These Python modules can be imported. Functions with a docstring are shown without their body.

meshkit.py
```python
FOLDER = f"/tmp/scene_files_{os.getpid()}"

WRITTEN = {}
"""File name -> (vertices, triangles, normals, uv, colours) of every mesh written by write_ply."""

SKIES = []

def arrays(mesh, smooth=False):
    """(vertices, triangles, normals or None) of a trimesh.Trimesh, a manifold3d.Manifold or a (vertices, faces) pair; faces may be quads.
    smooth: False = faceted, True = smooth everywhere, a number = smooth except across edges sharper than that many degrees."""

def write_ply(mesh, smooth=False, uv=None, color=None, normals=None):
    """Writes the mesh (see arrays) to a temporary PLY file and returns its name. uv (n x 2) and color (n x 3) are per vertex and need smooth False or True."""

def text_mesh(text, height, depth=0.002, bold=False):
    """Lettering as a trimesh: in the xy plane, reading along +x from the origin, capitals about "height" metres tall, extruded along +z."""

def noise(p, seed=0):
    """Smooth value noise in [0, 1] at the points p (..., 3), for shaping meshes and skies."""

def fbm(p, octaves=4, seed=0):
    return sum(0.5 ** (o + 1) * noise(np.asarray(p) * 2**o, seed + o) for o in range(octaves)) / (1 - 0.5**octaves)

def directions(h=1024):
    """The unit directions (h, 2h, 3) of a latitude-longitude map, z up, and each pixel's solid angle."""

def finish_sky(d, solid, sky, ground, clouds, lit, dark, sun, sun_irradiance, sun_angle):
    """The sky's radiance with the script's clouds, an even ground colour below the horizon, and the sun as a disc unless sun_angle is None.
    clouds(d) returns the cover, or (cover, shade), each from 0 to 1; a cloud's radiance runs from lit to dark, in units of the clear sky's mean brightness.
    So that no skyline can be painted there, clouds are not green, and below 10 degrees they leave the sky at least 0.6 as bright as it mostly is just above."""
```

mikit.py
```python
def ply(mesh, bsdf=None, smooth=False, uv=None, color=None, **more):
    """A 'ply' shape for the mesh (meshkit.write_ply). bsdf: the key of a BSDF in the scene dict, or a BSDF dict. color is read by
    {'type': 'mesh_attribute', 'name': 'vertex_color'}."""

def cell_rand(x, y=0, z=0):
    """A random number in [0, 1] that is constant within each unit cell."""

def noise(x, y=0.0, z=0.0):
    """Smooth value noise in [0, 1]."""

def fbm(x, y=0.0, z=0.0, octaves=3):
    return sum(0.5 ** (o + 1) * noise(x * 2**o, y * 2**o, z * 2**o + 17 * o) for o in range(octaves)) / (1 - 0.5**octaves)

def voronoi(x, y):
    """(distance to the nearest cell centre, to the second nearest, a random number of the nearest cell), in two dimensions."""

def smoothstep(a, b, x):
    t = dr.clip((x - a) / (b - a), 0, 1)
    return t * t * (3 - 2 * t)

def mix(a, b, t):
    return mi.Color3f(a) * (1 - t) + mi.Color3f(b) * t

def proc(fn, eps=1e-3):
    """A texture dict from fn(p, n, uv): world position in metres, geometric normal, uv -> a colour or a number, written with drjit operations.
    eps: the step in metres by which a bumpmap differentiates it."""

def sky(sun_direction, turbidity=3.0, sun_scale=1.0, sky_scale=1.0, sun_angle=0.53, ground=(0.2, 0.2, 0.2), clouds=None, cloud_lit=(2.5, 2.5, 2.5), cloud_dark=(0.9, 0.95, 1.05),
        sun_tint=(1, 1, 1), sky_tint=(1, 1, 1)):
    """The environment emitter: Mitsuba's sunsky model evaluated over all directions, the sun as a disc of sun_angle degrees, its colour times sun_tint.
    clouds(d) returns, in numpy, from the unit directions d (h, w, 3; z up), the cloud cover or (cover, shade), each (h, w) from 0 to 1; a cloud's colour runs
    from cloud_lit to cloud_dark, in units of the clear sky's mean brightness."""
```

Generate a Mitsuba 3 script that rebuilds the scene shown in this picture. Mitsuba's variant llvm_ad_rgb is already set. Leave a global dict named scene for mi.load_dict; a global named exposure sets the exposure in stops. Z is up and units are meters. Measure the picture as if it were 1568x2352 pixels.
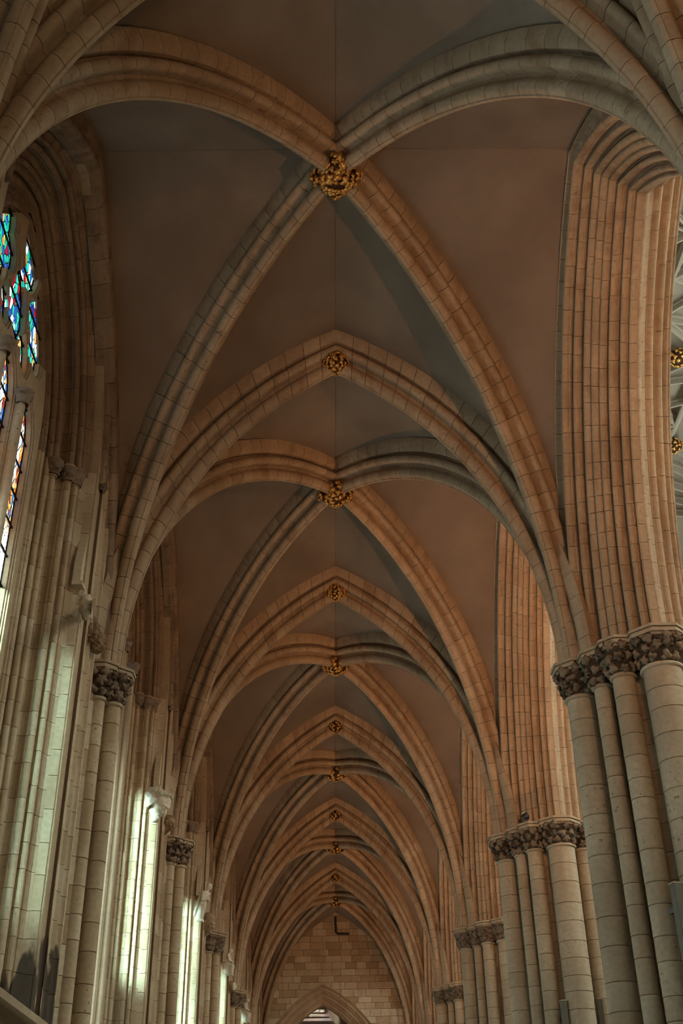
import math, random
import numpy as np, trimesh, shapely, shapely.geometry as sg, shapely.ops
import manifold3d as m3
import drjit as dr, mitsuba as mi
import meshkit, mikit
from mikit import noise, fbm, voronoi, cell_rand, smoothstep, mix, proc

# ------------------------------------------------------------------ camera, lights, exposure
exposure = 0.6
W_PX, H_PX = 1568, 2352
F_PX, PITCH, ROLL, CAM_X, YAW = 2575.2, 0.578094, -0.018185, -0.1594, 0.014487
EYE = 1.6
def _world(v):
    x, y, z = v
    c, s = math.cos(YAW), math.sin(YAW)
    return np.array([c * x + s * y, -s * x + c * y, z])
_fwd = _world((0, math.cos(PITCH), math.sin(PITCH)))
_up0 = _world((0, -math.sin(PITCH), math.cos(PITCH)))
_rt0 = _world((1, 0, 0))
_up = math.cos(ROLL) * _up0 - math.sin(ROLL) * _rt0
_o = np.array([CAM_X, 0.0, EYE])
scene, labels = {"type": "scene"}, {}
scene["camera"] = {"type": "perspective", "fov_axis": "x", "fov": 2 * math.degrees(math.atan(W_PX / 2 / F_PX)), "near_clip": 0.05, "far_clip": 500.0,
                   "to_world": mi.ScalarTransform4f().look_at(origin=_o.tolist(), target=(_o + _fwd).tolist(), up=_up.tolist())}
# lights of the place: the stained windows of the aisle, the clerestory windows of the nave, the warm spot lamps on the piers' capitals
L_WINDOW = {-1: 5.2, 0: 3.6, 1: 2.6, 2: 2.6, 3: 2.4, 4: 2.0, 5: 2.0}          # by bay; the nearest one in view is dark old glass
WINDOW_TINT = (0.80, 1.0, 0.93)
L_CLERESTORY, CLERESTORY_TINT = 13.0, (0.94, 1.0, 0.84)
P_SPOT, SPOT_TINT = 39.0, (1.0, 0.465, 0.20)                    # warm spot lamps on the capitals of the arcade
L_PORCH = 45.0
# hazy sun, low and nearly along the window wall: it reaches the far window jambs through the clear far light of each window
SUN_AZ, SUN_EL, SUN_SCALE, SKY_SCALE = 16.0, 11.0, 40.0, 1.0
CLEAR = {-1: 0.3, 0: 0.38, 1: 1.0, 2: 0.9, 3: 0.9, 4: 0.9, 5: 0.9}            # how clear that glass is
_a, _e = math.radians(SUN_AZ), math.radians(SUN_EL)
scene["sky"] = {**mikit.sky((-math.sin(_a) * math.cos(_e), -math.cos(_a) * math.cos(_e), math.sin(_e)), turbidity=4.0, sun_scale=SUN_SCALE, sky_scale=SKY_SCALE, sun_angle=17.0, sun_tint=(0.68, 1.62, 3.9)), "sampling_weight": 8.0}

# ------------------------------------------------------------------ layout (metres): x to the right, y along the aisle, z up
S0, BAY = 6.55, 7.9                 # y of rib station 0, bay length
ZS, ZN = 8.36, 7.85                 # top of the abacus, neck of the capitals
XR, XL = 3.33, -3.30                # wall planes under the vault
PX = 4.22                           # pier centres
BAYS = range(-1, 6)
Y_END = S0 + 6 * BAY
def st(k): return S0 + k * BAY
def yc(k): return S0 + (k + 0.5) * BAY
def visible_z(y): return EYE + 0.147 * max(y, 0) - 0.2

# ------------------------------------------------------------------ materials
def tone_stone(dark, mid, light, stain, pit=0.10, soot=False):
    def fn(p, n, uv):
        t = uv.x
        c = mix(mix(dark, mid, smoothstep(0.0, 0.55, t)), light, smoothstep(0.45, 1.0, t))
        big = fbm(p.x * 1.3, p.y * 1.3, p.z * 1.0, 3)
        grain = fbm(p.x * 23 + 5, p.y * 23, p.z * 23, 2)
        streak = fbm(p.x * 7, p.y * 7, p.z * 0.8, 3)
        c = c * (0.72 + 0.42 * big) * (0.86 + 0.28 * grain)
        c = mix(c, mi.Color3f(stain), 0.5 * smoothstep(0.52, 0.75, streak))
        pits = smoothstep(0.80, 0.9, noise(p.x * 31, p.y * 31, p.z * 22))
        c = c * (1 - pit * 4 * pits * smoothstep(0.45, 0.7, big))
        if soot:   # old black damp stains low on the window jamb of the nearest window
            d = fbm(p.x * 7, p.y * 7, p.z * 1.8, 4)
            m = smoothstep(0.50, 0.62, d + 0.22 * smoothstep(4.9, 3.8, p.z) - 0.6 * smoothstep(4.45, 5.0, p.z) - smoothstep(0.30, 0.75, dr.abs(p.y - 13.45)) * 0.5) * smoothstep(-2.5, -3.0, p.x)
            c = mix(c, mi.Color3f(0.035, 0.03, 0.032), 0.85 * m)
        return c
    return proc(fn)
def diffuse(tex): return {"type": "twosided", "bsdf": {"type": "diffuse", "reflectance": tex}}
scene["stone"] = diffuse(tone_stone((0.30, 0.21, 0.142), (0.41, 0.31, 0.222), (0.49, 0.40, 0.30), (0.26, 0.165, 0.105)))
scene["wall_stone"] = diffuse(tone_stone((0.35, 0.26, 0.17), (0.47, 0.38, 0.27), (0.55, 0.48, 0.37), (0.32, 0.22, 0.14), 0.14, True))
scene["dark_stone"] = diffuse(tone_stone((0.19, 0.135, 0.095), (0.27, 0.20, 0.145), (0.36, 0.28, 0.21), (0.10, 0.07, 0.05), 0.2))  # darker stone for the window arches, hood moulds and wall ribs
scene["pier_stone"] = diffuse(tone_stone((0.36, 0.28, 0.20), (0.44, 0.37, 0.28), (0.50, 0.44, 0.35), (0.33, 0.25, 0.18), 0.12))
scene["mortar"] = diffuse({"type": "rgb", "value": (0.13, 0.09, 0.06)})
def _plaster(p, n, uv):
    a = fbm(p.x * 0.9, p.y * 0.9, p.z * 0.9, 4)
    b = fbm(p.x * 3.1, p.y * 0.7, p.z * 3.1, 3)
    g = noise(p.x * 45, p.y * 45, p.z * 45)
    c = mix((0.195, 0.154, 0.124), (0.246, 0.198, 0.162), smoothstep(0.3, 0.7, a)) * (0.93 + 0.14 * b) * (0.96 + 0.08 * g)
    lichen = smoothstep(0.60, 0.68, fbm(p.x * 9, p.y * 9, p.z * 9, 3)) * smoothstep(1.1, 0.2, dr.abs(p.x + 3.3)) * smoothstep(12.2, 11.0, p.z) * smoothstep(13.0, 13.6, p.y) * smoothstep(14.5, 14.0, p.y)
    return mix(c, mi.Color3f(0.10, 0.07, 0.05), 0.75 * lichen)
scene["plaster"] = diffuse(proc(_plaster))
def _carved(p, n, uv):
    g = fbm(p.x * 17, p.y * 17, p.z * 17, 3)
    return mix((0.055, 0.040, 0.030), (0.23, 0.18, 0.14), smoothstep(0.35, 0.75, g * 0.6 + uv.x * 0.5))
scene["carved"] = diffuse(proc(_carved))
scene["gold"] = {"type": "twosided", "bsdf": {"type": "principled", "base_color": {"type": "rgb", "value": (0.80, 0.46, 0.15)}, "metallic": 0.85, "roughness": 0.38}}
scene["gold_dark"] = diffuse({"type": "rgb", "value": (0.05, 0.032, 0.02)})
scene["lead"] = diffuse({"type": "rgb", "value": (0.015, 0.015, 0.016)})
scene["statue_pale"] = diffuse(tone_stone((0.50, 0.46, 0.38), (0.60, 0.57, 0.48), (0.66, 0.63, 0.55), (0.42, 0.36, 0.28), 0.12))
scene["statue_brown"] = diffuse(tone_stone((0.22, 0.155, 0.10), (0.30, 0.22, 0.145), (0.36, 0.28, 0.19), (0.16, 0.11, 0.07), 0.2))
scene["nave_plaster"] = diffuse({"type": "rgb", "value": (0.25, 0.23, 0.195)})
scene["nave_stone"] = diffuse({"type": "rgb", "value": (0.30, 0.275, 0.235)})
scene["floor_stone"] = diffuse(tone_stone((0.22, 0.19, 0.15), (0.28, 0.24, 0.19), (0.33, 0.29, 0.23), (0.18, 0.15, 0.12)))
scene["olive_metal"] = {"type": "twosided", "bsdf": {"type": "roughplastic", "diffuse_reflectance": {"type": "rgb", "value": (0.095, 0.085, 0.058)}, "alpha": 0.35}}
scene["black_metal"] = {"type": "twosided", "bsdf": {"type": "roughplastic", "diffuse_reflectance": {"type": "rgb", "value": (0.02, 0.018, 0.016)}, "alpha": 0.25}}
scene["timber"] = diffuse({"type": "rgb", "value": (0.14, 0.045, 0.03)})
scene["grey_boards"] = diffuse({"type": "rgb", "value": (0.30, 0.27, 0.26)})

# ------------------------------------------------------------------ helpers
rng = random.Random(7)
_count = {}
def key_of(name):
    n = _count.get(name, -1) + 1
    _count[name] = n
    return name if n == 0 else f"{name}_{n:03d}"
def put(name, mesh, bsdf, parent=None, smooth=False, tone=None, emitter=None):
    k = key_of((parent + "__" if parent else "") + name)
    v, f = (np.asarray(mesh[0], float), np.asarray(mesh[1], int)) if isinstance(mesh, tuple) else (np.array(mesh.vertices), np.array(mesh.faces))
    if f.shape[1] == 4: f = np.vstack([f[:, [0, 1, 2]], f[:, [0, 2, 3]]])
    t = rng.random() if tone is None else tone
    uv = np.tile([[t, 0.5]], (len(v), 1)) if not callable(tone) else None
    more = {"emitter": emitter} if emitter else {}
    scene[k] = mikit.ply((v, f), bsdf, smooth, uv=uv if smooth in (True, False) else None, **more)
    return k
def thing(name, label, category, group=None):
    k = key_of(name)
    labels[k] = {"label": label, "category": category}
    if group: labels[k]["group"] = group
    return k
def tag(k, label=None, category=None, group=None, kind=None):
    labels[k] = {a: b for a, b in (("label", label), ("category", category), ("group", group), ("kind", kind)) if b}
    return k
def structure(k, label=None):
    labels[k] = {"kind": "structure", **({"label": label} if label else {})}
    return k
def join(meshes):
    vs, fs, n = [], [], 0
    for v, f in meshes:
        f = np.asarray(f)
        if f.shape[1] == 4: f = np.vstack([f[:, [0, 1, 2]], f[:, [0, 2, 3]]])
        vs.append(np.asarray(v)); fs.append(f + n); n += len(v)
    return np.vstack(vs), np.vstack(fs)
def box(x0, x1, y0, y1, z0, z1):
    m = trimesh.creation.box(bounds=[[x0, y0, z0], [x1, y1, z1]])
    return np.array(m.vertices), np.array(m.faces)
def tri_poly(pts):
    import mapbox_earcut
    pts = np.asarray(pts, float)
    return mapbox_earcut.triangulate_float64(pts, np.array([len(pts)], np.uint32)).reshape(-1, 3).astype(int)
class Profile:
    """A closed outline in a plane, split into smooth runs where its angle is sharp."""
    def __init__(self, pts, hard=38):
        self.p = np.asarray(pts, float)
        n = len(self.p)
        d = np.roll(self.p, -1, 0) - self.p
        d /= np.linalg.norm(d, axis=1, keepdims=True) + 1e-12
        turn = np.degrees(np.arccos(np.clip((d * np.roll(d, 1, 0)).sum(1), -1, 1)))
        cut = [i for i in range(n) if turn[i] > hard] or [0]
        self.runs = []
        for a, b in zip(cut, cut[1:] + [cut[0] + n]):
            self.runs.append(np.arange(a, b + 1) % n)
        self.caps = tri_poly(self.p)
        area = 0.5 * np.sum(self.p[:, 0] * np.roll(self.p[:, 1], -1) - np.roll(self.p[:, 0], -1) * self.p[:, 1])
        self.ccw = area > 0
    def sweep(self, rings):
        """rings (m, n, 3): the outline's points at each station."""
        rings = np.asarray(rings)
        m = len(rings)
        vs, fs, base = [], [], 0
        for r in self.runs:
            k = len(r)
            vs.append(rings[:, r].reshape(-1, 3))
            i, j = np.meshgrid(np.arange(m - 1), np.arange(k - 1), indexing="ij")
            a = base + i * k + j
            fs.append(np.stack([a, a + 1, a + k + 1, a + k], -1).reshape(-1, 4))
            base += m * k
        f = np.vstack(fs)
        f = np.vstack([f[:, [0, 1, 2]], f[:, [0, 2, 3]]])
        n = rings.shape[1]
        vs += [rings[0], rings[-1]]
        f = np.vstack([f, self.caps[:, ::-1] + base, self.caps + base + n])
        return np.vstack(vs), f
def moulding(P0, P1, items, side=1, n=6):
    """Points from P0 to P1: items (t0, t1, height) bulge out (height > 0) or in, straight between them."""
    P0, P1 = np.array(P0, float), np.array(P1, float)
    d = P1 - P0
    L = np.linalg.norm(d); u = d / L
    nrm = np.array([-u[1], u[0]]) * side
    out = []
    for t0, t1, h in items:
        for s in np.linspace(0, 1, n):
            t = t0 + (t1 - t0) * (0.5 - 0.5 * math.cos(math.pi * s))
            out.append(P0 + d * t + nrm * h * math.sin(math.pi * s))
    return out
def inset(poly, d):
    p = sg.Polygon(poly).buffer(-d, join_style=2)
    p = max(getattr(p, "geoms", [p]), key=lambda g: g.area)
    return np.array(p.exterior.coords)[:-1]
class Arc:
    """Half of a two-centred arch: rises from base + h*(rho - c) towards base's axis; profile points (a, rho) with a along n."""
    def __init__(self, base, h, n, c):
        self.b, self.h, self.n, self.c = np.array(base, float), np.array(h, float), np.array(n, float), c
    def ring(self, prof, t):
        a, rho = prof[:, 0], prof[:, 1]
        c = self.c
        if callable(c): c = c(rho); rho = rho + c            # profile in half-spans, each with its own centre
        ph = t * np.arccos(np.clip(c / rho, 0, 1))
        return self.b + (rho * np.cos(ph) - c)[:, None] * self.h + (rho * np.sin(ph))[:, None] * np.array([0, 0, 1.0]) + a[:, None] * self.n
    def length(self, rho): return rho * math.acos((2.9 if callable(self.c) else self.c) / rho)
    def piece(self, P, t0, t1, seg=2):
        return P.sweep([self.ring(P.p, t) for t in np.linspace(t0, t1, seg + 1)])
def stones(arc, P, core, parent, rho, step, gap=0.007, bsdf="stone", name="voussoir", seed=0, bias=0.0, spread=1.0, core_seg=26, t_from=0.0):
    r = random.Random(seed)
    L = arc.length(rho)
    n = max(3, int(L * (1 - t_from) / step))
    cuts = [0.0]
    for _ in range(n): cuts.append(cuts[-1] + 1 + r.uniform(-0.22, 0.22))
    cuts = t_from + (1 - t_from) * np.array(cuts) / cuts[-1]
    for a, b in zip(cuts, cuts[1:]):
        t = min(max(0.5 + 0.22 * spread * (r.random() + r.random() - 1), 0), 1)
        put(name, arc.piece(P, a + gap / 2 / L, b - (gap / 2 / L if b < 0.999 else 0), 2), bsdf, parent, True, tone=t)
    if core is not None:
        put("mortar", core.sweep([arc.ring(core.p, t) for t in np.linspace(t_from, 1, core_seg)]), "mortar", parent, True)

# ------------------------------------------------------------------ the vault's lines: plaster cells between ribs
RT, CT = 6.36, 3.26                 # soffit of the transverse ribs
RD, CD = 5.665, 0.715               # soffit of the diagonal ribs
RW, CW = 6.78, 2.70                 # where the cells meet the side walls
DEPTH = 0.62
def height(R, c): return math.sqrt(R * R - c * c)
def line_T(s, sx): 
    R = RT + DEPTH; z = s * height(R, CT)
    return np.array([sx * min(math.sqrt(R * R - z * z) - CT, 3.42), 0.0, z])
def line_D(s, sx, sy):
    R = RD + DEPTH; z = s * height(R, CD)
    r = math.sqrt(max(R * R - z * z, 0)) - CD
    return np.array([sx * min(r * 3.33 / 5.17, 3.42), sy * min(r * 3.95 / 5.17, 3.95), z])
def line_W(s, sx, sy):
    z = s * height(RW, CW)
    return np.array([(XR if sx > 0 else XL), sy * min(math.sqrt(RW * RW - z * z) - CW, 3.95), z])
def grid(a, b, m=8, lift=0.0):
    """A ruled sheet between two lines, with thickness."""
    a, b = np.asarray(a), np.asarray(b)
    t = np.linspace(0, 1, m + 1)[None, :, None]
    v = (a[:, None] * (1 - t) + b[:, None] * t)
    n, k = v.shape[:2]
    i, j = np.meshgrid(np.arange(n - 1), np.arange(k - 1), indexing="ij")
    q = (i * k + j).ravel()
    f = np.stack([q, q + 1, q + k + 1, q + k], -1)
    return v.reshape(-1, 3), f
ss = np.sin(np.linspace(0, 1, 29) * math.pi / 2) ** 1.0
cells = "ceiling"
for k in BAYS:
    C = np.array([0, yc(k), ZS])
    for sx in (1, -1):
        for sy in (1, -1):
            D = [C + line_D(s, sx, sy) for s in ss]
            T = [np.array([0, st(k + (sy > 0)), ZS]) + line_T(s, sx) for s in ss]
            Wl = [C + line_W(s, sx, sy) for s in ss]
            for X in (T, Wl):
                v, f = grid(D, X)
                up = v + np.array([0, 0, 0.28])
                put("web", join([(v, f), (up, f[:, ::-1])]), "plaster", cells, True)
structure("ceiling", "plastered cells of the pointed rib vault")
# the fine plaster seam along the ridges
for k in BAYS:
    for (a, b) in (((0, st(k)), (0, st(k + 1))), ((XL, yc(k)), (XR, yc(k)))):
        pts = []
        za = ZS + height(RT + DEPTH, CT) if a[0] == b[0] else ZS + height(RW, CW)
        zb = ZS + height(RD + DEPTH, CD)
        for t in np.linspace(0, 1, 13):
            q = np.array([a[0] + (b[0] - a[0]) * t, a[1] + (b[1] - a[1]) * t, 0])
            w = 1 - abs(2 * t - 1)
            q[2] = za * (1 - w) + zb * w + 0.004 + 0.004 * math.sin(t * 17 + k)
            pts.append(q)
        pts = np.array(pts)
        side = np.array([0.012, 0, 0]) if a[0] == b[0] else np.array([0, 0.012, 0])
        rings = np.stack([pts - side, pts - [0, 0, 0.016], pts + side], 1)
        put("ridge_seam", Profile([(0, 0), (1, 0), (0.5, 1)]).sweep(rings), "plaster", cells, True)

# ------------------------------------------------------------------ rib profile and ribs
def rib_profile(R, w=1.0, deep=0.70):
    half = []
    for a in np.linspace(-90, 55, 9):                                   # soffit roll
        half.append((0.105 * w * math.cos(math.radians(a)), R + 0.105 + 0.105 * math.sin(math.radians(a))))
    half[0] = (0.022, R - 0.006)                                        # its fillet
    half.insert(0, (0.022, R - 0.012)); half[1] = (0.024, R + 0.004)
    half += [(0.048 * w, R + 0.222), (0.048 * w, R + 0.262)]            # hollow
    for a in np.linspace(-100, 75, 8):                                  # side roll
        half.append((0.155 * w + 0.075 * math.cos(math.radians(a)), R + 0.325 + 0.075 * math.sin(math.radians(a))))
    half += [(0.105 * w, R + 0.412), (0.105 * w, R + 0.452), (0.205 * w, R + 0.456), (0.27 * w, R + 0.54), (0.275 * w, R + deep)]
    half = np.array(half)
    left = half[::-1] * [-1, 1]
    return np.vstack([half, left])
PROF_T, PROF_D = Profile(rib_profile(RT)), Profile(rib_profile(RD, 0.95))
CORE_T, CORE_D = Profile(inset(PROF_T.p, 0.016)), Profile(inset(PROF_D.p, 0.016))
ORD = ["nearest", "second", "third", "fourth", "fifth", "sixth", "seventh"]
for k in range(0, 6):
    lab = ("transverse vault rib arching overhead, only its two flanks showing in the top corners" if k == 0 else
           f"transverse vault rib peaking in the {['', 'nearest and largest', 'second', 'third', 'fourth', 'fifth and last'][k]} round gilded boss")
    r = thing("transverse_rib", lab, "vault rib", "transverse ribs of the aisle vault")
    for sx in (1, -1):
        stones(Arc((0, st(k), ZS), (sx, 0, 0), (0, sx * 1.0, 0), CT), PROF_T, CORE_T, r, RT, 0.29, seed=100 + 2 * k + sx)
for k in range(-1, 6):
    for q in (1, -1):
        name = {-1: "bay overhead", 0: "largest four-lobed boss", 5: "last leafy boss before the end wall"}.get(k, f"{ORD[k]} leafy boss from the front")
        r = thing("diagonal_rib", f"diagonal vault rib at the {name}, its near end {'left' if q > 0 else 'right'}", "vault rib", "diagonal ribs of the aisle vault")
        for e in (1, -1):
            # the line runs from (-q, near) to (q, far)
            h = np.array([q * e * 3.33, e * 3.95, 0]) / 5.1665
            stones(Arc((0, yc(k), ZS), h, (-h[1], h[0], 0), CD), PROF_D, CORE_D, r, RD, 0.29, seed=300 + 7 * k + 3 * q + e)

# ------------------------------------------------------------------ carved leaves
def leaf_mesh(size, seed, curl=0.40):
    """A lobed leaf about size wide, facing +z, stem end at -y; closed."""
    r = random.Random(seed)
    n = 26
    th = np.linspace(0, 2 * math.pi, n, endpoint=False) - math.pi / 2
    nl = r.choice((3, 5, 5))
    lobes = 0.56 + 0.44 * np.abs(np.cos(nl * 0.5 * (th - math.pi / 2))) ** 0.85
    rad = size * 0.54 * lobes * np.array([r.uniform(0.90, 1.10) for _ in range(n)])
    out = np.column_stack([rad * np.cos(th), rad * np.sin(th), -curl * rad * rad / (size * 0.5)])
    q = 0.55
    mid = np.column_stack([q * rad * np.cos(th), q * rad * np.sin(th), 0.06 * size + 0.035 * size * np.cos(nl * (th - math.pi / 2))])
    v = np.vstack([out, mid, [[0, 0, 0.02 * size]], [[0, 0, -0.28 * size]]])
    i = np.arange(n); j = (i + 1) % n
    f = np.vstack([np.column_stack([i, j, j + n]), np.column_stack([i, j + n, i + n]), np.column_stack([i + n, j + n, np.full(n, 2 * n)]), np.column_stack([j, i, np.full(n, 2 * n + 1)])])
    return v, f
def place(mesh, origin, out, roll=0.0, tilt=0.0):
    v, f = mesh
    out = np.array(out, float); out /= np.linalg.norm(out)
    up = np.array([0, 0, 1.0]) if abs(out[2]) < 0.95 else np.array([0, 1.0, 0])
    x = np.cross(up, out); x /= np.linalg.norm(x)
    y = np.cross(out, x)
    c, s = math.cos(roll), math.sin(roll)
    x2, y2 = c * x + s * y, -s * x + c * y
    c, s = math.cos(tilt), math.sin(tilt)
    y3, o3 = c * y2 + s * out, c * out - s * y2
    M = np.column_stack([x2, y3, o3])
    return v @ M.T + np.array(origin), f
LEAVES = [leaf_mesh(1.0, s) for s in range(6)]
def leaf(size, i): 
    v, f = LEAVES[i % 6]
    return v * size, f
def lathe(pts, c, n=24, smooth_hard=33):
    """Surface of revolution round the vertical through c from (r, z) points, with hard edges kept."""
    pts = np.asarray(pts, float)
    ang = np.linspace(0, 2 * math.pi, n + 1)
    runs, cur = [], [0]
    d = np.diff(pts, axis=0); d /= np.linalg.norm(d, axis=1, keepdims=True) + 1e-12
    for i in range(1, len(pts) - 1):
        cur.append(i)
        if math.degrees(math.acos(np.clip((d[i - 1] * d[i]).sum(), -1, 1))) > smooth_hard: runs.append(cur); cur = [i]
    cur.append(len(pts) - 1); runs.append(cur)
    parts = []
    for r in runs:
        q = pts[r]
        v = np.stack([c[0] + q[:, 0][:, None] * np.cos(ang), c[1] + q[:, 0][:, None] * np.sin(ang), np.repeat(q[:, 1][:, None], n + 1, 1)], -1)
        v[:, -1] = v[:, 0]
        m, kk = v.shape[:2]
        i, j = np.meshgrid(np.arange(m - 1), np.arange(kk - 1), indexing="ij")
        a = (i * kk + j).ravel()
        parts.append((v.reshape(-1, 3), np.stack([a, a + 1, a + kk + 1, a + kk], -1)))
    return join(parts)
def drums(shaft, c, r, z0, z1, seed, step=0.33, n=20, bsdf="pier_stone", zplain=None):
    """Courses of a round shaft from z1 down; below zplain one plain length."""
    R = random.Random(seed)
    z = z1
    while z > (zplain if zplain is not None else z0) + 0.05:
        h = step * R.uniform(0.75, 1.25)
        zb = max(z - h, z0)
        e = 0.006
        put("drum", lathe([(r - 0.02, zb + 0.003), (r - e, zb + 0.003), (r, zb + 0.003 + e), (r, z - 0.003 - e), (r - e, z - 0.003), (r - 0.02, z - 0.003)], c, n), bsdf, shaft, True, tone=0.3 + 0.4 * R.random())
        z = zb
    if z > z0 + 0.01: put("lower_length", lathe([(r, z0), (r, z)], c, n), bsdf, shaft, True)
    put("mortar", lathe([(r - 0.012, z0), (r - 0.012, z1)], c, n), "mortar", shaft, True)
def bell(c, r, z0, z1, grow, n, seed, rough):
    """A capital's bell, roughened by carving when rough > 0."""
    v, f = lathe([(r + 0.02, z0)] + [(r + 0.02 + grow * (t ** 1.4), z0 + (z1 - z0) * t) for t in np.linspace(0.1, 1, 8)], c, n)
    if rough:
        d = v - np.array([c[0], c[1], 0]); d[:, 2] = 0
        d /= np.linalg.norm(d, axis=1, keepdims=True) + 1e-9
        v = v + d * (meshkit.fbm(v * 11 + seed, 3, 3)[:, None] - 0.35) * rough
    return v, f
def ring(c, r, z, t, n=24):
    a = np.linspace(-90, 90, 7)
    return lathe([(r, z - t)] + [(r + t * math.cos(math.radians(x)), z + t * math.sin(math.radians(x))) for x in a] + [(r, z + t)], c, n)
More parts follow.
